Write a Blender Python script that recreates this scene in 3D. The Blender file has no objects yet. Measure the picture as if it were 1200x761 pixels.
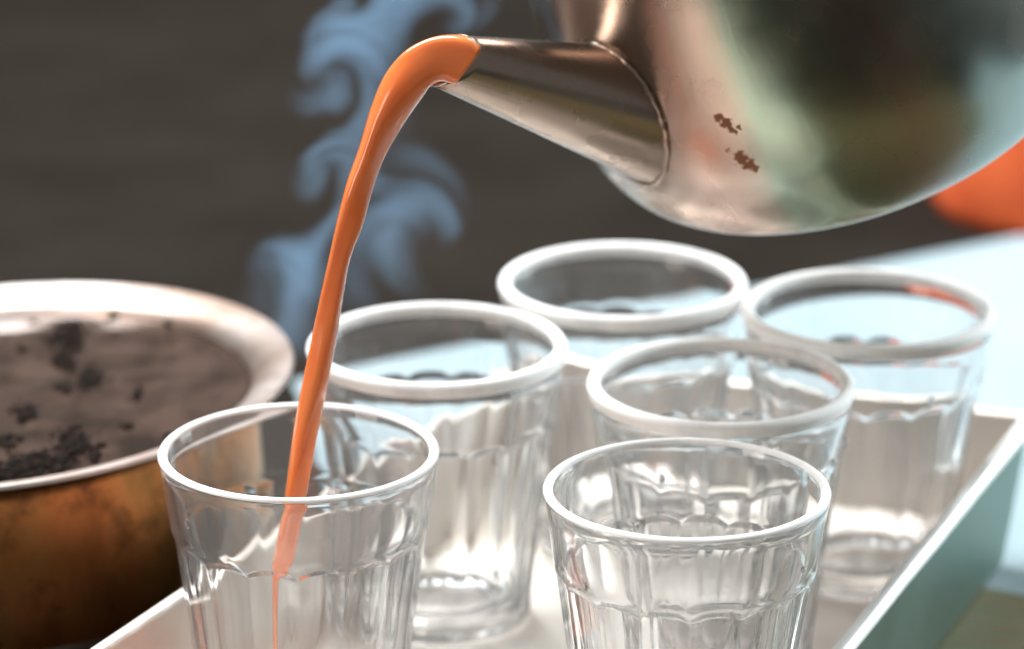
import bpy, bmesh, math, random
import numpy as np
from mathutils import Vector, Matrix, noise

S = bpy.context.scene
COL = S.collection
random.seed(7)
PI = math.pi

# ------------------------------------------------------------------ camera
FPX = 4700.0                                  # focal length in photo pixels (photo 1200 x 761)
PITCH = math.atan(1595.5 / FPX)
CAM = Vector((0, -1.0, 0.46))
cd = bpy.data.cameras.new('camera')
cam = bpy.data.objects.new('camera', cd); COL.objects.link(cam)
cam.location = CAM
cam.rotation_euler = (PI / 2 - PITCH, 0, 0)
cd.sensor_width = 36.0; cd.lens = FPX / 1200 * 36
cd.clip_start = 0.05; cd.clip_end = 50
cd.dof.use_dof = True; cd.dof.focus_distance = 1.035; cd.dof.aperture_fstop = 8.0
S.camera = cam

# ------------------------------------------------------------------ world, overhead lamp and added fills
W = bpy.data.worlds.new('World'); S.world = W; W.use_nodes = True
bg = W.node_tree.nodes['Background']
bg.inputs[0].default_value = (0.86, 0.88, 0.84, 1); bg.inputs[1].default_value = 0.20


def area(name, loc, target, sx, sy, power, col):
    d = bpy.data.lights.new(name, 'AREA'); d.shape = 'RECTANGLE'; d.size = sx; d.size_y = sy
    d.energy = power; d.color = col
    o = bpy.data.objects.new(name, d); COL.objects.link(o); o.location = loc
    o.rotation_euler = (Vector(target) - Vector(loc)).to_track_quat('-Z', 'Y').to_euler()
    return o


area('overhead_lamp', (-0.42, 0.62, 1.28), (0.03, 0.06, 0.0), 1.0, 0.7, 54, (0.92, 0.97, 1.0))
area('rim_fill', (1.25, 0.62, 0.58), (0.06, 0.06, 0.08), 0.45, 0.7, 26, (0.88, 0.97, 1.0))  # unseen cool fill, added to whiten the glass rims below the kettle
area('warm_fill', (-1.3, -0.8, 0.75), (0.0, 0.1, 0.1), 0.6, 0.9, 11, (1.0, 0.84, 0.74))  # unseen warm fill, added for the pink and the streak on the kettle

S.view_settings.view_transform = 'Standard'; S.view_settings.look = 'None'
S.view_settings.gamma = 1; S.view_settings.exposure = 0
S.view_settings.use_curve_mapping = False
S.render.engine = 'CYCLES'
cy = S.cycles
cy.use_denoising = True; cy.adaptive_threshold = 0.02
cy.max_bounces = 12; cy.transmission_bounces = 12; cy.glossy_bounces = 8; cy.diffuse_bounces = 4
cy.volume_bounces = 1; cy.transparent_max_bounces = 16
cy.sample_clamp_indirect = 8.0
cy.blur_glossy = 0.3
cy.volume_step_rate = 1.0; cy.volume_max_steps = 256

# ------------------------------------------------------------------ pixel rays
FW = Vector((0, math.cos(PITCH), -math.sin(PITCH)))
UP = Vector((0, math.sin(PITCH), math.cos(PITCH)))
RT = Vector((1, 0, 0))


def ray(x, y): return FW + RT * ((x - 600) / FPX) - UP * ((y - 380.5) / FPX)


def at_z(x, y, z):
    d = ray(x, y); return CAM + d * ((z - CAM.z) / d.z)


def at_y(x, y, Y):
    d = ray(x, y); return CAM + d * ((Y - CAM.y) / d.y)


# ------------------------------------------------------------------ helpers
def link(name, me, mat=None, parent=None):
    o = bpy.data.objects.new(name, me); COL.objects.link(o)
    if mat is not None and me is not None: me.materials.append(mat)
    if parent is not None: o.parent = parent
    return o


def from_bm(name, bm, mat, parent=None, smooth=True, angle=None):
    bmesh.ops.recalc_face_normals(bm, faces=bm.faces)
    me = bpy.data.meshes.new(name); bm.to_mesh(me); bm.free()
    if smooth:
        me.polygons.foreach_set('use_smooth', [True] * len(me.polygons))
        if angle: me.set_sharp_from_angle(angle=math.radians(angle))
    return link(name, me, mat, parent)


def from_py(name, verts, faces, mat, parent=None, smooth=True, angle=None):
    bm = bmesh.new()
    vs = [bm.verts.new(v) for v in verts]
    for f in faces:
        try: bm.faces.new([vs[i] for i in f])
        except ValueError: pass
    return from_bm(name, bm, mat, parent, smooth, angle)


def tag(o, label, cat, group=None, kind=None):
    o['label'] = label; o['category'] = cat
    if group: o['group'] = group
    if kind: o['kind'] = kind
    return o


def struct(o):
    o['kind'] = 'structure'; return o


def empty(name, loc=(0, 0, 0)):
    o = bpy.data.objects.new(name, None); COL.objects.link(o); o.location = loc; o.empty_display_size = 0.02
    return o


def lathe(profile, n=96, cap0=False, cap1=False):
    V = []; Fc = []
    for r, z in profile:
        for k in range(n):
            a = 2 * PI * k / n; V.append((r * math.cos(a), r * math.sin(a), z))
    for i in range(len(profile) - 1):
        for k in range(n):
            k2 = (k + 1) % n
            Fc.append((i * n + k, i * n + k2, (i + 1) * n + k2, (i + 1) * n + k))
    if cap0: Fc.append(tuple(range(n - 1, -1, -1)))
    if cap1: Fc.append(tuple((len(profile) - 1) * n + k for k in range(n)))
    return V, Fc


def catmull(pts, sub):
    out = []
    P = [np.array(p, float) for p in pts]
    P = [2 * P[0] - P[1]] + P + [2 * P[-1] - P[-2]]
    for i in range(1, len(P) - 2):
        for j in range(sub):
            t = j / sub
            a, b, c, d = P[i - 1], P[i], P[i + 1], P[i + 2]
            out.append(0.5 * (2 * b + (c - a) * t + (2 * a - 5 * b + 4 * c - d) * t * t + (3 * b - a - 3 * c + d) * t ** 3))
    out.append(P[-2])
    return out


def loft(rings, close=True, cap=True):
    n = len(rings[0]); V = [tuple(p) for r in rings for p in r]; Fc = []
    for i in range(len(rings) - 1):
        for k in range(n if close else n - 1):
            k2 = (k + 1) % n
            Fc.append((i * n + k, i * n + k2, (i + 1) * n + k2, (i + 1) * n + k))
    if cap:
        Fc.append(tuple(range(n - 1, -1, -1)))
        Fc.append(tuple((len(rings) - 1) * n + k for k in range(n)))
    return V, Fc


def tube(pts, rad, n=12):
    rings = []
    for i, p in enumerate(pts):
        p = Vector(p)
        t = (Vector(pts[min(i + 1, len(pts) - 1)]) - Vector(pts[max(i - 1, 0)])).normalized()
        a = t.orthogonal().normalized() if i == 0 else (a - t * a.dot(t)).normalized()
        b = t.cross(a)
        r = rad[i] if hasattr(rad, '__len__') else rad
        rings.append([p + a * (r * math.cos(2 * PI * k / n)) + b * (r * math.sin(2 * PI * k / n)) for k in range(n)])
    return loft(rings)


# ------------------------------------------------------------------ materials
class M:
    """small wrapper round a node tree"""
    def __init__(s, name):
        s.m = bpy.data.materials.new(name); s.m.use_nodes = True
        s.t = s.m.node_tree; s.b = s.t.nodes['Principled BSDF']; s.out = s.t.nodes['Material Output']
    def n(s, typ, **kw):
        nd = s.t.nodes.new(typ)
        for k, v in kw.items():
            if k.startswith('_'): setattr(nd, k[1:], v)
        return nd
    def l(s, a, b): s.t.links.new(a, b); return s
    def set(s, **kw):
        for k, v in kw.items(): s.b.inputs[k.replace('_', ' ')].default_value = v
        return s
    def coord(s, scale=(1, 1, 1)):
        c = s.n('ShaderNodeTexCoord'); mp = s.n('ShaderNodeMapping'); mp.inputs['Scale'].default_value = scale
        s.l(c.outputs['Object'], mp.inputs['Vector']); return mp.outputs['Vector']
    def noise(s, vec, scale, detail=4, rough=0.55):
        t = s.n('ShaderNodeTexNoise'); t.inputs['Scale'].default_value = scale
        t.inputs['Detail'].default_value = detail; t.inputs['Roughness'].default_value = rough
        s.l(vec, t.inputs['Vector']); return t.outputs['Fac']
    def ramp(s, fac, stops):
        r = s.n('ShaderNodeValToRGB'); e = r.color_ramp.elements
        while len(e) < len(stops): e.new(0.5)
        for el, (p, c) in zip(e, stops):
            el.position = p; el.color = c if len(c) == 4 else (*c, 1)
        s.l(fac, r.inputs['Fac']); return r.outputs['Color']
    def math(s, op, a, b=None, clamp=False):
        m = s.n('ShaderNodeMath'); m.operation = op; m.use_clamp = clamp
        for i, v in enumerate((a, b)):
            if v is None: continue
            if isinstance(v, (int, float)): m.inputs[i].default_value = v
            else: s.l(v, m.inputs[i])
        return m.outputs[0]
    def mix(s, fac, a, b):
        m = s.n('ShaderNodeMix'); m.data_type = 'RGBA'
        for sock, v in ((m.inputs[0], fac), (m.inputs[6], a), (m.inputs[7], b)):
            if isinstance(v, (int, float)): sock.default_value = v
            elif isinstance(v, tuple): sock.default_value = (*v, 1) if len(v) == 3 else v
            else: s.l(v, sock)
        return m.outputs[2]
    def bump(s, h, strength, dist):
        b = s.n('ShaderNodeBump'); b.inputs['Strength'].default_value = strength; b.inputs['Distance'].default_value = dist
        s.l(h, b.inputs['Height']); s.l(b.outputs['Normal'], s.b.inputs['Normal'])
        return s
    def col(s, c): s.l(c, s.b.inputs['Base Color']); return s
    def rough(s, c): s.l(c, s.b.inputs['Roughness']); return s


def m_glass(name, film, rough, back=0.5):
    m = M(name).set(Base_Color=(1, 1, 1, 1), Roughness=rough, IOR=1.5, Transmission_Weight=1.0)
    # thin dried film on a much used glass; on rims, a painted white highlight
    df = m.n('ShaderNodeBsdfTranslucent'); df.inputs[0].default_value = (0.95, 0.945, 0.93, 1)
    d2 = m.n('ShaderNodeBsdfDiffuse'); d2.inputs[0].default_value = (0.95, 0.945, 0.93, 1)
    m1 = m.n('ShaderNodeMixShader'); m.l(df.outputs[0], m1.inputs[1]); m.l(d2.outputs[0], m1.inputs[2])
    m1.inputs[0].default_value = back
    m2 = m.n('ShaderNodeMixShader')
    m.l(m.math('MULTIPLY', m.noise(m.coord((1, 1, 0.25)), 55, 4), film), m2.inputs[0])
    m.l(m.b.outputs[0], m2.inputs[1]); m.l(m1.outputs[0], m2.inputs[2]); m.l(m2.outputs[0], m.out.inputs[0])
    return m.m


def m_kettle():
    m = M('worn_aluminium').set(Metallic=1.0, Roughness=0.28)
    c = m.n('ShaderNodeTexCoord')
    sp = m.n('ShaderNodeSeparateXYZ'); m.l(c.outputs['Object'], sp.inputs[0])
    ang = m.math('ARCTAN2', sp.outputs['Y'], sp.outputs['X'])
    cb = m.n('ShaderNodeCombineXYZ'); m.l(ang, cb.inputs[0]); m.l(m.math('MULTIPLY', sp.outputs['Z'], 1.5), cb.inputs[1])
    streak = m.noise(cb.outputs[0], 2.2, 3)
    fine = m.noise(cb.outputs[0], 60, 3)
    blot = m.noise(c.outputs['Object'], 45, 3, 0.5)
    # reflections of the surroundings painted into the base colour as bands down the wall
    refl = m.math('ADD', m.math('DIVIDE', ang, 2 * PI), m.math('MULTIPLY', m.math('SUBTRACT', streak, 0.5), 0.10))
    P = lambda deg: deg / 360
    base = m.ramp(refl, [(0.0, (0.44, 0.35, 0.29)), (P(14), (0.50, 0.37, 0.31)), (P(25), (0.52, 0.40, 0.34)), (P(34), (0.42, 0.52, 0.42)), (P(46), (0.38, 0.45, 0.34)), (P(58), (0.40, 0.31, 0.27)), (P(74), (0.34, 0.38, 0.34)), (P(90), (0.42, 0.47, 0.43)), (P(140), (0.45, 0.40, 0.35)), (0.5, (0.44, 0.42, 0.37))])
    base = m.mix(m.ramp(blot, [(0.50, (0, 0, 0)), (0.75, (0.45, 0.45, 0.45))]), base, (0.42, 0.33, 0.28))
    # two flaked brown tea stains on the side
    tot = None
    for (a, z, s) in ((math.radians(26.5), 0.039, 1.0), (math.radians(27.3), 0.027, 1.1)):
        da = m.math('MULTIPLY', m.math('SUBTRACT', ang, a), 0.0785)
        dz = m.math('SUBTRACT', sp.outputs['Z'], z)
        u = m.math('ADD', m.math('MULTIPLY', da, 0.75), m.math('MULTIPLY', dz, 0.65))
        w = m.math('SUBTRACT', m.math('MULTIPLY', dz, 0.75), m.math('MULTIPLY', da, 0.65))
        d2 = m.math('ADD', m.math('POWER', m.math('DIVIDE', u, 0.0030 * s), 2), m.math('POWER', m.math('DIVIDE', w, 0.0062 * s), 2))
        nn = m.noise(c.outputs['Object'], 480, 3, 0.6)
        k = m.math('GREATER_THAN', m.math('SUBTRACT', m.math('MULTIPLY', nn, 3.6), d2), 1.50)
        tot = k if tot is None else m.math('MAXIMUM', tot, k)
    base = m.mix(tot, base, (0.24, 0.085, 0.035))
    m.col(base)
    m.l(m.math('SUBTRACT', 1.0, tot), m.b.inputs['Metallic'])
    m.rough(m.math('ADD', m.math('ADD', m.math('MULTIPLY', blot, 0.25), m.math('MULTIPLY', tot, 0.4)), 0.13))
    m.bump(m.math('ADD', m.math('MULTIPLY', fine, 0.35), m.math('MULTIPLY', tot, 1.0)), 0.08, 0.0006)
    return m.m


def m_metal(name, c0, c1, r, scale=30, bump=0.05):
    m = M(name).set(Metallic=1.0)
    v = m.coord(); n1 = m.noise(v, scale, 5, 0.6); n2 = m.noise(v, scale * 9, 3)
    m.col(m.ramp(n1, [(0.38, c0), (0.62, c1)]))
    m.rough(m.math('ADD', m.math('MULTIPLY', n1, 0.25), r - 0.1))
    m.bump(n2, bump, 0.0005)
    return m.m


def m_pot():
    m = M('tarnished_brass').set(Metallic=1.0)
    v = m.coord(); v2 = m.coord((1, 1, 0.35))
    n1 = m.noise(v2, 22, 5, 0.6); n2 = m.noise(v, 60, 5, 0.65); n3 = m.noise(v, 300, 3)
    base = m.ramp(n1, [(0.32, (0.22, 0.075, 0.03)), (0.48, (0.68, 0.24, 0.08)), (0.60, (0.74, 0.32, 0.11)), (0.72, (0.36, 0.20, 0.08))])
    base = m.mix(m.ramp(n2, [(0.52, (0, 0, 0)), (0.72, (0.8, 0.8, 0.8))]), base, (0.10, 0.055, 0.03))
    m.col(base); m.rough(m.math('ADD', m.math('MULTIPLY', n2, 0.3), 0.28)); m.bump(n3, 0.12, 0.0006)
    return m.m


def m_soft(name, c0, c1, scale, rough=0.8, bump=0.2, dist=0.002, spec=0.3):
    m = M(name).set(Roughness=rough, Specular_IOR_Level=spec)
    v = m.coord(); n1 = m.noise(v, scale, 5, 0.6); n2 = m.noise(v, scale * 12, 3)
    m.col(m.ramp(n1, [(0.35, c0), (0.65, c1)])); m.bump(n2, bump, dist)
    return m.m


def m_tea(name, c0, c1, sss, rough=0.12, coat=0.0):
    m = M(name).set(Roughness=rough, Subsurface_Weight=sss, Subsurface_Scale=0.004, IOR=1.4, Coat_Weight=coat, Coat_Roughness=0.05)
    m.b.inputs['Subsurface Radius'].default_value = (1.0, 0.4, 0.15)
    v = m.coord(); n1 = m.noise(v, 60, 3)
    m.col(m.ramp(n1, [(0.35, c0), (0.65, c1)])); m.bump(n1, 0.15, 0.001)
    return m.m


def m_dull(m, v):
    m.node_tree.nodes['Principled BSDF'].inputs['Specular IOR Level'].default_value = v; return m


MAT = dict(
    glass=m_glass('clear_glass', 0.075, 0.0), worn=m_glass('white_rim_glint', 1.9, 0.2, 0.95), kettle=m_kettle(), drop=M('water').set(Roughness=0.0, IOR=1.33, Transmission_Weight=1.0).m, pot=m_pot(),  # rim material: bright highlight painted as white diffuse
    tin=m_metal('tinned_lip', (0.60, 0.43, 0.35), (0.74, 0.66, 0.62), 0.36, 25),
    tray=m_metal('tray_aluminium', (0.75, 0.67, 0.60), (0.88, 0.835, 0.78), 0.50, 18),
    tray_out=m_metal('tray_outside', (0.155, 0.23, 0.19), (0.20, 0.28, 0.24), 0.45, 14),
    lip=m_metal('tray_lip', (0.90, 0.89, 0.86), (0.95, 0.95, 0.94), 0.5, 60),
    counter=m_soft('dark_counter', (0.0145, 0.0112, 0.0085), (0.0205, 0.0160, 0.0125), 14, 0.95, 0.2, 0.002, 0.05),
    cloth=m_soft('white_cloth', (0.275, 0.35, 0.375), (0.32, 0.39, 0.415), 8, 0.9),
    orange=m_soft('orange_cloth', (0.58, 0.085, 0.025), (0.68, 0.13, 0.035), 20, 0.9),
    stream=m_tea('poured_tea', (0.95, 0.225, 0.055), (0.97, 0.27, 0.08), 0.35, 0.22, 0.7),
    tea=m_dull(m_tea('pot_tea', (0.026, 0.015, 0.011), (0.075, 0.045, 0.034), 0.0, 0.10), 0.5),
    leaves=m_soft('wet_tea_leaves', (0.010, 0.007, 0.005), (0.022, 0.014, 0.010), 200, 0.85, 0.2, 0.0005, 0.08),
    black=m_soft('black_knob', (0.02, 0.02, 0.02), (0.03, 0.03, 0.03), 50, 0.4),
)

# ------------------------------------------------------------------ counter, cloth
TZ = -0.010                                     # counter top level
bm = bmesh.new()
bmesh.ops.create_grid(bm, x_segments=8, y_segments=8, size=1.0)
for v in bm.verts: v.co = Vector((v.co.x * 1.6, 0.75 + v.co.y * 1.5, TZ - 0.003))
bmesh.ops.solidify(bm, geom=bm.faces[:], thickness=0.03)
for v in bm.verts: v.co.z = min(v.co.z, TZ - 0.003)
struct(from_bm('counter_top', bm, MAT['counter'], smooth=False))

# white cloth under and behind the tray: its far-left edge runs away to the right
ca = at_z(430, 424, TZ); cb_ = at_z(1195, 272, TZ)
dv = (cb_ - ca).normalized()
c0 = ca - dv * 0.03; c1 = ca + dv * 0.95
f1 = at_z(1190, 688, TZ); f0 = Vector((c0.x + 0.02, 0.20, TZ))
f1 = f1 + Vector((0.55, -0.40, 0))
NX, NY = 90, 60
rows = []
for j in range(NY + 1):
    for i in range(NX + 1):
        a, b = i / NX, j / NY
        p = (f0.lerp(f1, a)).lerp(c0.lerp(c1, a), b)
        e = 0.012 * noise.noise(Vector((a * 7, b * 6, 3)))
        edge = min(a, 1 - a, b, 1 - b)
        h = 0.0022 * (noise.noise(Vector((p.x * 14, p.y * 14, 1))) + 0.6) * min(1, edge * 8)
        rows.append((p.x + e * 0.3, p.y + e * 0.3, TZ - 0.0015 + max(0, h) * (0 if (-.13 < p.x < .16 and p.y < .24) else 1)))
fc = [(j * (NX + 1) + i, j * (NX + 1) + i + 1, (j + 1) * (NX + 1) + i + 1, (j + 1) * (NX + 1) + i) for j in range(NY) for i in range(NX)]
bm = bmesh.new(); vs = [bm.verts.new(v) for v in rows]
for f in fc: bm.faces.new([vs[i] for i in f])
bmesh.ops.recalc_face_normals(bm, faces=bm.faces)
if bm.faces[0].normal.z < 0: bmesh.ops.reverse_faces(bm, faces=bm.faces)
bm.normal_update()
bmesh.ops.solidify(bm, geom=bm.faces[:], thickness=0.0012)
me = bpy.data.meshes.new('white_cloth'); bm.to_mesh(me); bm.free()
me.polygons.foreach_set('use_smooth', [True] * len(me.polygons))
tag(link('table_cloth', me, MAT['cloth']), 'pale white cloth spread under and behind the metal tray', 'cloth')

# thin brown board under the front of the tray
m = M('brown_board').set(Roughness=0.6)
v = m.coord((6, 40, 40)); n1 = m.noise(v, 6, 5, 0.6)
m.col(m.ramp(n1, [(0.35, (0.085, 0.085, 0.035)), (0.55, (0.13, 0.11, 0.05)), (0.7, (0.15, 0.05, 0.03))])); m.bump(n1, 0.2, 0.0006)
q0 = at_z(1190, 694, TZ)
bm = bmesh.new()
pts = [(-0.06, -0.16), (0.42, -0.24), (0.42, q0.y - 0.17), (q0.x, q0.y), (0.06, q0.y + 0.05)]
lo = [bm.verts.new((x, y, TZ - 0.0028)) for x, y in pts]; hi = [bm.verts.new((x, y, TZ - 0.0004)) for x, y in pts]
bm.faces.new(hi); bm.faces.new(lo[::-1])
for k in range(5): bm.faces.new((lo[k], lo[(k + 1) % 5], hi[(k + 1) % 5], hi[k]))
tag(from_bm('wooden_board', bm, m.m, smooth=False), 'thin brown wooden board lying under the front of the metal tray', 'board')

# ------------------------------------------------------------------ tray
RZ = 0.035
def line(p, q):
    return (Vector((p.x, p.y)), (Vector((q.x, q.y)) - Vector((p.x, p.y))).normalized())
def meet(l1, l2):
    (p, d), (q, e) = l1, l2
    den = d.x * e.y - d.y * e.x
    t = ((q.x - p.x) * e.y - (q.y - p.y) * e.x) / den
    return p + d * t
Lr = line(at_z(985, 761, RZ), at_z(1196, 500, RZ))
Ll = line(at_z(120, 761, RZ), at_z(205, 705, RZ))
Lb = line(at_z(675, 430, RZ), at_z(1208, 490, RZ))
Lf = (Vector((0, -0.125)), Vector((1, 0.06)).normalized())
BR, BL, FR, FL = meet(Lr, Lb), meet(Ll, Lb), meet(Lr, Lf), meet(Ll, Lf)
cen = (BR + BL + FR + FL) / 4
tray = empty('serving_tray', (cen.x, cen.y, TZ))
tag(tray, 'worn metal serving tray with raised sides holding the empty glasses', 'tray')
def tl(p, z): return Vector((p.x - cen.x, p.y - cen.y, z - TZ))
corners = [FL, FR, BR, BL]
def inset(p, d): return p + (cen - p).normalized() * d
bot = [inset(c, 0.010) for c in corners]
# floor pan
fb = [inset(c, 0.0108) for c in corners]
bm = bmesh.new()
lo = [bm.verts.new(tl(c, -0.0025)) for c in fb]; hi = [bm.verts.new(tl(c, -0.0002)) for c in fb]
bm.faces.new(hi); bm.faces.new(lo[::-1])
for k in range(4): bm.faces.new((lo[k], lo[(k + 1) % 4], hi[(k + 1) % 4], hi[k]))
from_bm('floor_panel', bm, MAT['tray'], tray, smooth=False)
for k in range(4):
    a, b = corners[k], corners[(k + 1) % 4]; a2, b2 = bot[k], bot[(k + 1) % 4]
    d = (b - a).normalized(); nrm = Vector((d.y, -d.x))
    if nrm.dot(cen - a) > 0: nrm = -nrm                      # outward
    N = 24
    def slab(off0, off1, zl, zh, name, mat):
        Vv = []
        for i in range(N + 1):
            t = i / N
            pt = a.lerp(b, t); pb = a2.lerp(b2, t)
            w = 0.0005 * noise.noise(Vector((t * 5, k * 3.1, 0)))
            for (q, o, z) in ((pb, off0, zl), (pb, off1, zl), (pt, off1, zh), (pt, off0, zh)):
                pp = q + nrm * (o + w); Vv.append(tl(pp, z))
        Fc = []
        for i in range(N):
            for j in range(4):
                Fc.append((i * 4 + j, i * 4 + (j + 1) % 4, (i + 1) * 4 + (j + 1) % 4, (i + 1) * 4 + j))
        Fc += [(3, 2, 1, 0), tuple(N * 4 + j for j in range(4))]
        return from_py(name, Vv, Fc, mat, tray, smooth=False)
    slab(-0.0006, 0.0, TZ + 0.0002, RZ - 0.001, 'side_panel', MAT['tray'])
    slab(0.0001, 0.0008, TZ + 0.0002, RZ - 0.001, 'outer_skin', MAT['tray_out'])
    # folded lip on top of the wall
    bm = bmesh.new(); R_ = []
    for i in range(N + 1):
        t = i / N; p = a.lerp(b, t); w = 0.0005 * noise.noise(Vector((t * 5, k * 3.1, 0)))
        e0 = inset(p, 0)
        prof = [(-0.0018, -0.0008), (-0.0018, 0.0004), (-0.0010, 0.0012), (0.0016, 0.0012), (0.0024, 0.0004), (0.0024, -0.0022), (0.0014, -0.0022), (0.0012, -0.0008)]
        R_.append([tl(p + nrm * (o + w), RZ + z) for o, z in prof])
    Vv, Fc = loft(R_)
    from_py('rim_lip', Vv, Fc, MAT['lip' if k < 2 else 'tray'], tray, smooth=True, angle=50)

# ------------------------------------------------------------------ glasses
GH, GR = 0.085, 0.0375
NFL = 16; SEG = 14; NA = NFL * SEG


def glass_mesh(rr):
    def cone(z):                                   # outer radius of the smooth tumbler
        t = z / GH
        return 0.0268 + (GR - 0.0268) * (0.86 * t + 0.14 * t * t)
    rings = []
    def ring(fn): rings.append([Vector(fn(2 * PI * k / NA)) for k in range(NA)])
    def polar(r, a, z): return (r * math.cos(a), r * math.sin(a), z)
    z0 = GH - 0.0215
    half = PI / NFL
    def outer(a, z):
        da = ((a + half) % (2 * half)) - half
        u = abs(da) / half
        top = z0 - 0.0013 * u ** 2.6
        # depth of the flute below the scalloped edge
        d = 0.0008 * min(1, max(0, (top - z) / 0.0016)) ** 0.8
        fade = min(1, max(0, (z - 0.002) / 0.006))
        d *= 0.35 + 0.65 * fade
        flat = cone(z) - d
        panel = flat * (1 - 0.004 + 0.0185 * u * u) if z < top else flat
        # tiny bead above the scallop
        bead = 0.00006 * math.exp(-((z - top - 0.0012) / 0.0010) ** 2)
        return polar(min(panel, cone(z)) + bead, a, z)
    zs = [0.0022, 0.004, 0.008, 0.014, 0.022, 0.030, 0.038, 0.046, 0.053, 0.057]
    zs += list(np.linspace(0.0585, z0 + 0.003, 26)) + [z0 + 0.005, z0 + 0.009, z0 + 0.013, z0 + 0.017]
    ring(lambda a: polar(0.006, a, 0.0016)); ring(lambda a: polar(0.019, a, 0.0012)); ring(lambda a: polar(0.0218, a, 0.0))
    ring(lambda a: polar(0.0236, a, 0.0)); ring(lambda a: polar(0.0252, a, 0.0008))
    for z in zs: ring(lambda a, z=z: outer(a, z))
    # rounded rim bead
    rc = GR - rr; zc = GH - rr
    for t in np.linspace(-0.35, PI + 0.35, 15):
        ring(lambda a, t=t: polar(rc + rr * math.cos(t), a, zc + rr * math.sin(t)))
    # inner wall
    for z in list(np.linspace(GH - 0.006, 0.014, 14)):
        th = 0.0025 + 0.0012 * max(0, min(1, (z0 + 0.002 - z) / 0.02))
        ring(lambda a, z=z, th=th: polar(cone(z) - th, a, z))
    rb = cone(0.012) - 0.0040
    ring(lambda a: polar(rb - 0.0006, a, 0.0105)); ring(lambda a: polar(rb - 0.003, a, 0.0082)); ring(lambda a: polar(rb - 0.008, a, 0.0070))
    ring(lambda a: polar(0.004, a, 0.0068))
    return loft(rings)


def build_glass(rr, worn):  # last argument: depth of rim given the painted white highlight
    V, Fc = glass_mesh(rr)
    bm = bmesh.new(); vs = [bm.verts.new(v) for v in V]
    for f in Fc: bm.faces.new([vs[i] for i in f])
    bmesh.ops.recalc_face_normals(bm, faces=bm.faces)
    g = bpy.data.meshes.new('tumbler'); bm.to_mesh(g); bm.free()
    g.polygons.foreach_set('use_smooth', [True] * len(g.polygons))
    g.set_sharp_from_angle(angle=math.radians(60))
    g.materials.append(MAT['glass']); g.materials.append(MAT['worn'])  # 'worn' is the painted white rim highlight
    for p in g.polygons:                              # rim edge that carries the painted white highlight
        if p.center.z > GH - worn: p.material_index = 1  # worn: depth of the painted highlight
    return g


gthin = build_glass(0.00135, 0.0010); gthick = build_glass(0.0019, 0.0038)
GL = [
    ((350, 526), 12.9, 'clear fluted glass tumbler with the orange tea stream pouring into it'),
    ((805, 570), 11.25, 'empty thin-rimmed fluted glass standing next to the glass being filled'),
    ((845, 444), 2, 'empty white-rimmed glass between the thin-rimmed empty glass and the glass by the far tray corner'),
    ((1017, 358), 7, 'empty glass in the far corner of the tray beside the white cloth and tray rim'),
    ((730, 326), 0, 'empty glass directly under the kettle body at the back wall of the tray'),
    ((512, 400), 5, 'empty glass just behind the tea stream, in front of the steam by the pot'),
]
gpos = []
DROPS = {5: ((-24, 0.0650, .0016), (-31, 0.0600, .0011), (-60, 0.0590, .0010)), 2: ((-15, 0.0690, .0014), (-30, 0.0665, .0012), (-120, 0.0670, .0010)),
         1: ((-35, 0.0700, .0009), (-140, 0.0660, .0010)), 4: ((-100, 0.0680, .0010),), 3: ((-62, 0.0660, .0012), (-110, 0.0675, .0011)), 0: ((-142, 0.0720, .0010),)}
for i, ((x, y), rz, lab) in enumerate(GL):
    p = at_z(x, y, GH)
    o = bpy.data.objects.new('tea_glass', gthin if i < 2 else gthick); COL.objects.link(o)
    o.location = (p.x, p.y, 0.0); o.rotation_euler.z = math.radians(rz)
    tag(o, lab, 'glass', 'fluted tea glasses on the tray')
    gpos.append(o.location.copy())
    # splashed water drops on the outside
    for (a, z, r) in DROPS.get(i, ()):
        t = z / GH; R0 = 0.0268 + (GR - 0.0268) * (0.86 * t + 0.14 * t * t)
        bm = bmesh.new()
        bmesh.ops.create_icosphere(bm, subdivisions=3, radius=1, matrix=Matrix.Rotation(math.radians(a - rz), 4, 'Z') @ Matrix.Translation((R0 + r * 0.22, 0, z)) @ Matrix.Diagonal((r * 0.6, r, r * 1.25, 1)))
        from_bm('water_drop', bm, MAT['drop'], o)

# ------------------------------------------------------------------ brass pot with tea
PZ = 0.060
pc = at_z(2, 453, PZ); PR = 0.0908
pot = empty('cooking_pot', (pc.x, pc.y, TZ))
roll = math.radians(-3.6)
pot.rotation_euler.y = roll
tag(pot, 'tarnished brass cooking pot with flared pale lip beside the tray', 'pot')
H = PZ - TZ
prof_out = [(0.030, 0.0), (0.058, 0.0), (0.068, 0.003), (0.0745, 0.010), (0.0775, 0.020), (0.0785, 0.034), (0.0785, H - 0.014), (0.0782, H - 0.008), (0.0800, H - 0.0045), (0.0850, H - 0.0022), (PR, H - 0.0010)]
V, Fc = lathe([tuple(p) for p in catmull(prof_out, 4)], 128, cap0=True)
from_py('pot_wall', V, Fc, MAT['pot'], pot)
prof_lip = [(PR, H - 0.0009), (PR + 0.0006, H - 0.0002), (PR + 0.0003, H + 0.0007), (PR - 0.0006, H + 0.0008), (0.0845, H - 0.0005), (0.0800, H - 0.0032), (0.0772, H - 0.0075), (0.0766, H - 0.014), (0.0765, 0.02), (0.070, 0.006), (0.02, 0.003)]
V, Fc = lathe([tuple(p) for p in catmull(prof_lip, 4)], 128)
from_py('pot_lip', V, Fc, MAT['tin'], pot)
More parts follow.
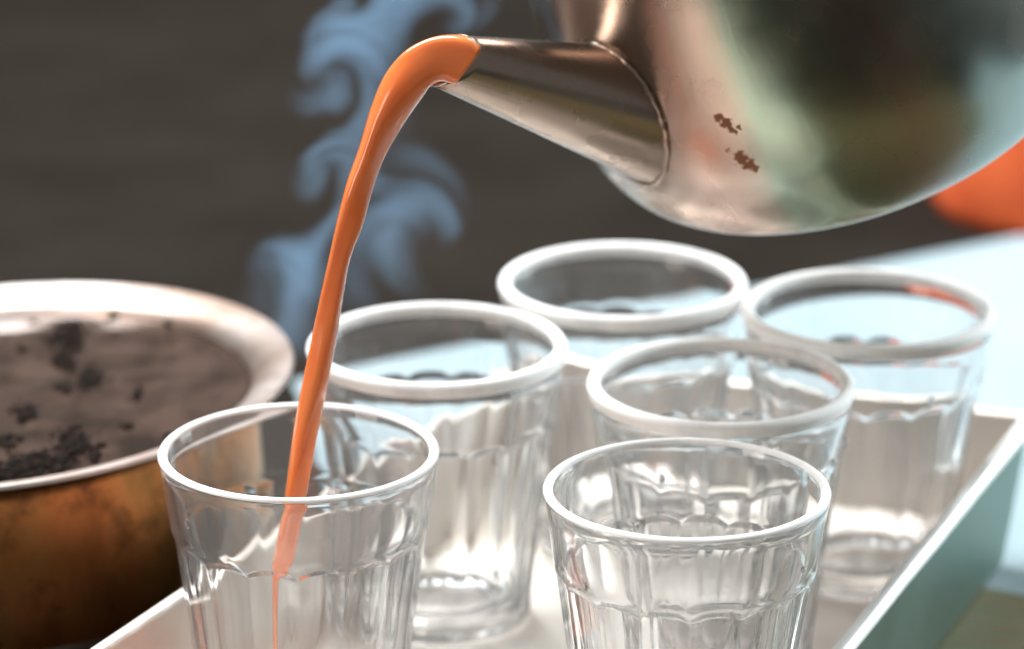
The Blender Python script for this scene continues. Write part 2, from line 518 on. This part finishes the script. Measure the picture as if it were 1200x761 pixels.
# lift so the tilted base rests on the counter
pot.location.z = TZ - 0.003 + 0.060 * math.sin(abs(roll)) + 0.0004
tea = empty('pot_of_tea', pot.location); tea.rotation_euler.y = roll
tag(tea, 'milky brown tea with floating leaves filling the brass pot', 'tea')
TL = H - 0.0062
rr = 0.0775
V = [(0, 0, TL)]; Fc = []
rings_ = list(np.linspace(0.004, rr, 18))
for r in rings_:
    for k in range(96):
        a = 2 * PI * k / 96; x, y = r * math.cos(a), r * math.sin(a)
        V.append((x, y, TL + 0.0006 * noise.noise(Vector((x * 60, y * 60, 2))) + (0.0006 if r == rr else 0)))
Fc += [(0, 1 + k, 1 + (k + 1) % 96) for k in range(96)]
for i in range(len(rings_) - 1):
    for k in range(96):
        k2 = (k + 1) % 96; Fc.append((1 + i * 96 + k, 1 + i * 96 + k2, 1 + (i + 1) * 96 + k2, 1 + (i + 1) * 96 + k))
from_py('tea_surface', V, Fc, MAT['tea'], tea)
# floating leaf clumps, placed on the tea plane where they show
Rm = Matrix.Rotation(roll, 4, 'Y'); Tm = Matrix.Translation(pot.location) @ Rm; Ti = Tm.inverted()
def on_tea(x, y, lvl=TL):
    o = Ti @ CAM; d = (Ti.to_3x3() @ ray(x, y)); return o + d * ((lvl - o.z) / d.z)
bm = bmesh.new()
clumps = [(78, 395, 26, 42), (72, 425, 16, 22), (105, 446, 16, 30), (30, 485, 12, 14), (85, 520, 26, 28), (25, 555, 40, 46), (60, 545, 30, 26), (110, 530, 18, 10), (25, 408, 6, 3), (160, 465, 8, 4), (75, 455, 8, 8), (150, 500, 8, 3), (200, 520, 10, 3), (10, 520, 18, 8), (88, 375, 10, 8)]
for (x, y, s, n) in clumps:
    for _ in range(int(n * 3)):
        px, py = x + random.gauss(0, s * 0.42), y + random.gauss(0, s * 0.36)
        p = on_tea(px, py)
        if math.hypot(p.x, p.y) > 0.074: continue
        L = random.uniform(0.0006, 0.0022); w = L * random.uniform(0.35, 0.7)
        m4 = Matrix.Translation((p.x, p.y, TL + 0.0003 + random.random() * 0.0005)) @ Matrix.Rotation(random.random() * 6.28, 4, 'Z') @ Matrix.Rotation(random.uniform(-.4, .4), 4, 'X') @ Matrix.Diagonal((L, w, w * 0.28, 1))
        bmesh.ops.create_icosphere(bm, subdivisions=1, radius=1, matrix=m4)
o = from_bm('tea_leaves', bm, MAT['leaves'], tea); o['kind'] = 'stuff'
# two specks stuck to the pale lip
bm = bmesh.new()
for (x, y) in ((133, 366), (135, 371), (131, 374), (196, 378), (197, 384), (36, 378)):
    p = on_tea(x, y, H - 0.0028)
    for _ in range(3):
        L = random.uniform(0.0009, 0.0018)
        m4 = Matrix.Translation((p.x + random.gauss(0, .0006), p.y + random.gauss(0, .0008), H - 0.0026)) @ Matrix.Rotation(random.random() * 6.28, 4, 'Z') @ Matrix.Diagonal((L, L * .6, L * .5, 1))
        bmesh.ops.create_icosphere(bm, subdivisions=1, radius=1, matrix=m4)
o = from_bm('leaf_specks', bm, MAT['leaves'], pot); o['kind'] = 'stuff'

# ------------------------------------------------------------------ kettle
KY, TY = 0.115, 0.020
KO = at_y(991, 82, KY); KT = at_y(525, 72, TY)
ku = (RT * (-0.40 * 0.846) + UP * (0.917 * 0.846) - FW * 0.533).normalized()
ks = KT - KO; ks = (ks - ku * ks.dot(ku)).normalized(); kn = ku.cross(ks)
KM = Matrix(((ks.x, kn.x, ku.x, KO.x), (ks.y, kn.y, ku.y, KO.y), (ks.z, kn.z, ku.z, KO.z), (0, 0, 0, 1)))
kettle = empty('kettle'); kettle.matrix_world = KM
tag(kettle, 'worn aluminium kettle tilted to pour tea from its tapered spout', 'kettle')
KR = 0.0790
prof = [(0.020, -0.0125), (0.045, -0.0125), (0.0580, -0.0115), (0.0660, -0.0085), (0.0722, -0.0030), (0.0765, 0.0060), (0.0788, 0.016), (0.0795, 0.026), (0.0790, 0.038), (0.0774, 0.052), (0.0755, 0.066), (0.0735, 0.080), (0.0720, 0.0865), (0.067, 0.093), (0.059, 0.099), (0.050, 0.103)]
V, Fc = lathe([tuple(p) for p in catmull(prof, 6)], 160, cap0=True)
def dent(v):                                            # knocks and dents of long use
    v = Vector(v); r = Vector((v.x, v.y, 0))
    k = 0.00010 * noise.noise(v * 20) + 0.00004 * noise.noise(v * 70 + Vector((3, 1, 2)))
    return v + (r.normalized() * k if r.length > 0.03 else Vector())
V = [dent(v) for v in V]
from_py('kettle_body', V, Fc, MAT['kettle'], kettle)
V, Fc = lathe([tuple(p) for p in catmull([(0.0712, 0.0848), (0.0735, 0.0854), (0.0737, 0.0868), (0.0705, 0.0882)], 4)], 160)
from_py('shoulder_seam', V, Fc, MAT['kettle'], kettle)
lid = [(0.052, 0.1025), (0.0525, 0.1045), (0.051, 0.106), (0.044, 0.110), (0.030, 0.1145), (0.012, 0.1165), (0.005, 0.1168)]
V, Fc = lathe([tuple(p) for p in catmull(lid, 4)], 96, cap1=True)
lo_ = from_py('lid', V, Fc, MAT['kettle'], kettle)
kb = [(0.004, 0.1165), (0.0045, 0.121), (0.010, 0.124), (0.0115, 0.129), (0.008, 0.1335), (0.002, 0.1345)]
V, Fc = lathe([tuple(p) for p in catmull(kb, 4)], 32, cap1=True)
from_py('lid_knob', V, Fc, MAT['black'], lo_)
# spout: side profile measured in the plane of symmetry, local (radius, height)
def loc(x, y):
    d = ray(x, y); t = (KO - CAM).dot(kn) / d.dot(kn); p = CAM + d * t - KO
    return np.array((p.dot(ks), p.dot(ku)))
lo_tip, lo_in, hi_tip, hi_in = loc(505, 100), loc(770, 222), loc(545, 42), loc(650, 49)
def to_r(p, q, r): return p + (q - p) * ((r - p[0]) / (q[0] - p[0]))
lo_root, hi_root = to_r(lo_tip, lo_in, 0.066), to_r(hi_tip, hi_in, 0.060)
NS = 24
lowp = [lo_root + (lo_tip - lo_root) * (i / NS) for i in range(NS + 1)]
topp = [hi_root + (hi_tip - hi_root) * (i / NS) for i in range(NS + 1)]
wid = [(0.0212 + (0.0072 - 0.0212) * (i / NS) ** 0.9, 0) for i in range(NS + 1)]
def spout_rings(shrink):
    R_ = []
    for lo2, hi2, w in zip(lowp, topp, wid):
        c = (np.array(lo2) + np.array(hi2)) / 2; h = (np.array(hi2) - np.array(lo2)) / 2
        hl = np.linalg.norm(h); hd = h / hl
        ring_ = []
        for k in range(40):
            a = 2 * PI * k / 40; up = math.sin(a); sd = math.cos(a)
            ww = (w[0] - shrink) * (1 + 0.05 * up)                     # a little broader above
            q = c + hd * (hl - shrink) * up
            ring_.append((q[0], ww * sd, q[1]))
        R_.append(ring_)
    return R_
Ro, Ri = spout_rings(0), spout_rings(0.0009)
lip = []
V, Fc = loft(Ro + Ri[::-1], cap=False)
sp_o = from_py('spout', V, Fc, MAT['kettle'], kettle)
# bead of solder round the joint with the body
bead = []
for k in range(64):
    a = 2 * PI * k / 64; up = math.sin(a); sd = math.cos(a); best = None
    for i in range(NS * 4):
        f = i / (NS * 4)
        l2 = lo_root + (lo_tip - lo_root) * f; h2 = hi_root + (hi_tip - hi_root) * f
        c2 = (l2 + h2) / 2; hh = (h2 - l2) / 2; w2 = (0.0212 + (0.0072 - 0.0212) * f ** 0.9) * (1 + 0.05 * up)
        q = c2 + hh * up; rad = math.hypot(q[0], w2 * sd)
        br = np.interp(q[1], [p_[1] for p_ in prof[1:]], [p_[0] for p_ in prof[1:]])
        if rad > br + 0.0002: best = Vector((q[0], w2 * sd, q[1])); break
    bead.append(best)
V, Fc = tube(bead + [bead[0]], 0.0008, 8)
from_py('solder_bead', V, Fc, MAT['kettle'], sp_o)
# rolled edge at the mouth of the spout
mouth = [Vector(p) for p in spout_rings(0.0004)[-1]]
V, Fc = tube(mouth + [mouth[0]], 0.0007, 8)
from_py('spout_lip', V, Fc, MAT['kettle'], sp_o)
# handle: two riveted lugs and an arched bail
def arc_pts():
    out = []
    for k in range(33):
        t = PI * k / 32
        out.append((0.0725 * math.cos(t), 0.0, 0.094 + 0.085 * math.sin(t)))
    return out
V, Fc = tube(arc_pts(), 0.0032, 14)
hd_ = from_py('handle', V, Fc, MAT['kettle'], kettle)
for sgn in (1, -1):
    bm = bmesh.new()
    bmesh.ops.create_cube(bm, size=1, matrix=Matrix.Translation((sgn * 0.0745, 0, 0.0890)) @ Matrix.Diagonal((0.003, 0.014, 0.020, 1)))
    bmesh.ops.bevel(bm, geom=bm.edges[:], offset=0.0012, segments=2, affect='EDGES')
    from_bm('handle_lug', bm, MAT['kettle'], kettle)

# ------------------------------------------------------------------ poured tea
Ledge = [(564, 56), (547, 43), (521, 41), (496, 47), (472, 62), (450, 90), (434, 128), (421, 172), (406, 215), (394, 262), (384, 308), (373, 358), (364, 402), (354, 450), (346, 492), (340, 532), (334, 578), (326, 625), (319, 664), (319, 682), (319, 720), (320, 761), (320, 830), (322, 880)]
Redge = [(532, 98), (516, 95), (505, 101), (496, 114), (483, 132), (468, 154), (450, 186), (437, 222), (426, 262), (411, 302), (402, 350), (395, 395), (386, 444), (377, 486), (369, 526), (360, 576), (351, 622), (343, 660), (331, 680), (327, 720), (326, 761), (325, 830), (328, 880)]
n_ = len(Ledge)
Lc = catmull(Ledge, 5); Rc = catmull(Redge, 5)
tt = [i / (len(Lc) - 1) for i in range(len(Lc))]
rings = []
ys0, ys1 = 0.0195, -0.004
for t, l, r in zip(tt, Lc, Rc):
    cyx = (l + r) / 2
    fall = min(1, max(0, (cyx[1] - 40) / 500)) ** 0.5
    Y = ys0 + (ys1 - ys0) * fall
    a, b = at_y(*l, Y), at_y(*r, Y)
    c = (a + b) / 2; h = (b - a) / 2; w = h.length
    dep = Vector((0, 1, 0)) * max(0.0008, min(0.0052, w * 0.75))
    ring_ = []
    for k in range(20):
        A = 2 * PI * k / 20
        q = c + h * math.cos(A) + dep * math.sin(A)
        # twist ridge that a pour shows
        q += dep * (0.16 * math.sin(3 * A + t * 16))
        ring_.append(q)
    rings.append(ring_)
V, Fc = loft(rings)
ST = from_py('tea_stream', V, Fc, MAT['stream'])
tag(ST, 'stream of orange milky tea falling from the kettle spout into a glass', 'tea')
# first splash of tea in the bottom of the glass
g0 = gpos[0]
rb = 0.0268 + (GR - 0.0268) * 0.86 * 0.012 / GH - 0.0046
V, Fc = lathe([(0.004, 0.0072), (rb - 0.008, 0.0074), (rb - 0.0033, 0.0086), (rb - 0.0012, 0.0110), (rb - 0.0004, 0.0125), (rb - 0.003, 0.0122), (0.004, 0.0122)], 64, cap0=True, cap1=True)
o = from_py('tea_puddle', V, Fc, MAT['stream']); o.location = (g0.x, g0.y, 0)
tag(o, 'shallow puddle of orange tea in the bottom of the glass being filled', 'tea')

# ------------------------------------------------------------------ orange cloth far behind
oc = at_z(1205, 262, TZ)
bm = bmesh.new(); bmesh.ops.create_icosphere(bm, subdivisions=5, radius=1)
for v in bm.verts:
    d = v.co.copy()
    k = 1 + 0.06 * noise.noise(d * 1.8) + 0.012 * math.sin(9 * d.x + 5 * noise.noise(d * 1.7)) * (0.4 + abs(d.z))
    v.co = Vector((d.x * 0.050 * k, d.y * 0.05 * k, max(0, d.z) * 0.085 * k))
o = from_bm('orange_rag', bm, MAT['orange']); o.location = (oc.x + 0.016, oc.y + 0.036, TZ - 0.0028)
tag(o, 'crumpled orange cloth lying behind the kettle on the dark counter', 'cloth')

# ------------------------------------------------------------------ steam
SY = 0.150
puffs = [(450, 205, 58, 0.22), (455, 340, 70, 0.25), (325, 352, 56, 0.25), (425, 120, 66, 0.3), (562, 0, 26, 0.35), (296, 338, 34, 0.22), (520, 0, 40, 0.5), (408, 14, 26, 0.7), (472, 306, 60, 0.7), (512, 312, 54, 0.65), (446, 264, 50, 0.7), (362, 92, 42, 0.9), (358, 208, 36, 0.7)]
for (x, y, r) in catmull([(474, -40, 60), (456, 10, 58), (432, 70, 52), (410, 125, 44), (398, 180, 36), (394, 230, 40), (390, 280, 46), (366, 330, 50), (342, 380, 46)], 2):
    puffs.append((x, y, r, 1.0 if y < 150 else 0.8))
# vortices that roll the column's edges into curls: px x, y, radius, turn
swirls = [(380, 90, 46, 2.7), (412, 10, 28, -2.4), (368, 206, 38, 2.4), (496, 284, 76, -2.5), (306, 330, 34, 2.0), (520, 20, 30, -2.0), (350, 292, 30, -1.0)]
scl = (at_y(401, 200, SY) - at_y(400, 200, SY)).length
bm = bmesh.new()
P3 = []
for (x, y, r, dn) in puffs + [(x, y, r * 1.5, 0, ) for (x, y, r, w) in swirls]:
    c = at_y(x, y, SY + random.uniform(-0.006, 0.006)); R3 = r * scl
    if dn > 0: P3.append((c, R3, dn))
    bmesh.ops.create_icosphere(bm, subdivisions=3, radius=1, matrix=Matrix.Translation(c) @ Matrix.Diagonal((R3 * 1.2, R3 * 0.9, R3 * 1.2, 1)))
me = bpy.data.meshes.new('steam'); bm.to_mesh(me); bm.free()
tmp = bpy.data.objects.new('steam_tmp', me); COL.objects.link(tmp)
rm = tmp.modifiers.new('r', 'REMESH'); rm.mode = 'VOXEL'; rm.voxel_size = 0.0016
sm = tmp.modifiers.new('s', 'SMOOTH'); sm.iterations = 8; sm.factor = 0.5
dg = bpy.context.evaluated_depsgraph_get()
me2 = bpy.data.meshes.new_from_object(tmp.evaluated_get(dg))
bpy.data.objects.remove(tmp)
m = M('steam'); m.t.nodes.remove(m.b)
c = m.n('ShaderNodeTexCoord')
nz = m.n('ShaderNodeTexNoise'); nz.inputs['Scale'].default_value = 24; nz.inputs['Detail'].default_value = 2; nz.inputs['Distortion'].default_value = 0.8
m.l(c.outputs['Object'], nz.inputs['Vector'])
sub = m.n('ShaderNodeVectorMath'); sub.operation = 'SUBTRACT'; sub.inputs[1].default_value = (.5, .5, .5); m.l(nz.outputs['Color'], sub.inputs[0])
mul = m.n('ShaderNodeVectorMath'); mul.operation = 'SCALE'; mul.inputs['Scale'].default_value = 0.014; m.l(sub.outputs[0], mul.inputs[0])
add = m.n('ShaderNodeVectorMath'); add.operation = 'ADD'; m.l(c.outputs['Object'], add.inputs[0]); m.l(mul.outputs[0], add.inputs[1])
tot = None
cur = add.outputs[0]
for (x, y, r, w) in swirls:
    vc = at_y(x, y, SY)
    ds = m.n('ShaderNodeVectorMath'); ds.operation = 'SUBTRACT'; ds.inputs[1].default_value = vc; m.l(cur, ds.inputs[0])
    fl = m.n('ShaderNodeVectorMath'); fl.operation = 'MULTIPLY'; fl.inputs[1].default_value = (1 / (r * scl), 0.3 / (r * scl), 1 / (r * scl)); m.l(ds.outputs[0], fl.inputs[0])
    dt = m.n('ShaderNodeVectorMath'); dt.operation = 'DOT_PRODUCT'; m.l(fl.outputs[0], dt.inputs[0]); m.l(fl.outputs[0], dt.inputs[1])
    an = m.math('MULTIPLY', m.math('EXPONENT', m.math('MULTIPLY', dt.outputs['Value'], -1.0)), w)
    vr = m.n('ShaderNodeVectorRotate'); vr.rotation_type = 'Y_AXIS'; vr.inputs['Center'].default_value = vc
    m.l(cur, vr.inputs['Vector']); m.l(an, vr.inputs['Angle']); cur = vr.outputs[0]
for (pc_, R3, dn) in P3:
    mp = m.n('ShaderNodeMapping'); mp.vector_type = 'TEXTURE'
    mp.inputs['Location'].default_value = pc_; mp.inputs['Scale'].default_value = (R3, R3 * 0.75, R3)
    m.l(cur, mp.inputs['Vector'])
    ln = m.n('ShaderNodeVectorMath'); ln.operation = 'LENGTH'; m.l(mp.outputs[0], ln.inputs[0])
    rp = m.n('ShaderNodeMapRange'); rp.interpolation_type = 'SMOOTHSTEP'
    rp.inputs['From Min'].default_value = 1.0; rp.inputs['From Max'].default_value = 0.15
    rp.inputs['To Min'].default_value = 0; rp.inputs['To Max'].default_value = dn
    m.l(ln.outputs['Value'], rp.inputs['Value'])
    d_ = rp.outputs[0]
    tot = d_ if tot is None else m.math('MAXIMUM', tot, d_)
wn = m.noise(cur, 60, 3, 0.55)
dens = m.math('MULTIPLY', m.math('MULTIPLY', tot, m.math('ADD', m.math('MULTIPLY', wn, 2.6), -0.50, )), 46.0)
dens = m.math('MAXIMUM', dens, 0.0)
pv = m.n('ShaderNodeVolumePrincipled'); pv.inputs['Color'].default_value = (0.36, 0.57, 0.80, 1)
pv.inputs['Anisotropy'].default_value = 0.2
m.l(dens, pv.inputs['Density']); m.l(pv.outputs[0], m.out.inputs['Volume'])
m.m.cycles.volume_step_rate = 0.45
so = link('steam', me2, m.m)
so['kind'] = 'stuff'; so['label'] = 'curling blue-grey steam rising between the pot and the tea stream'; so['category'] = 'steam'
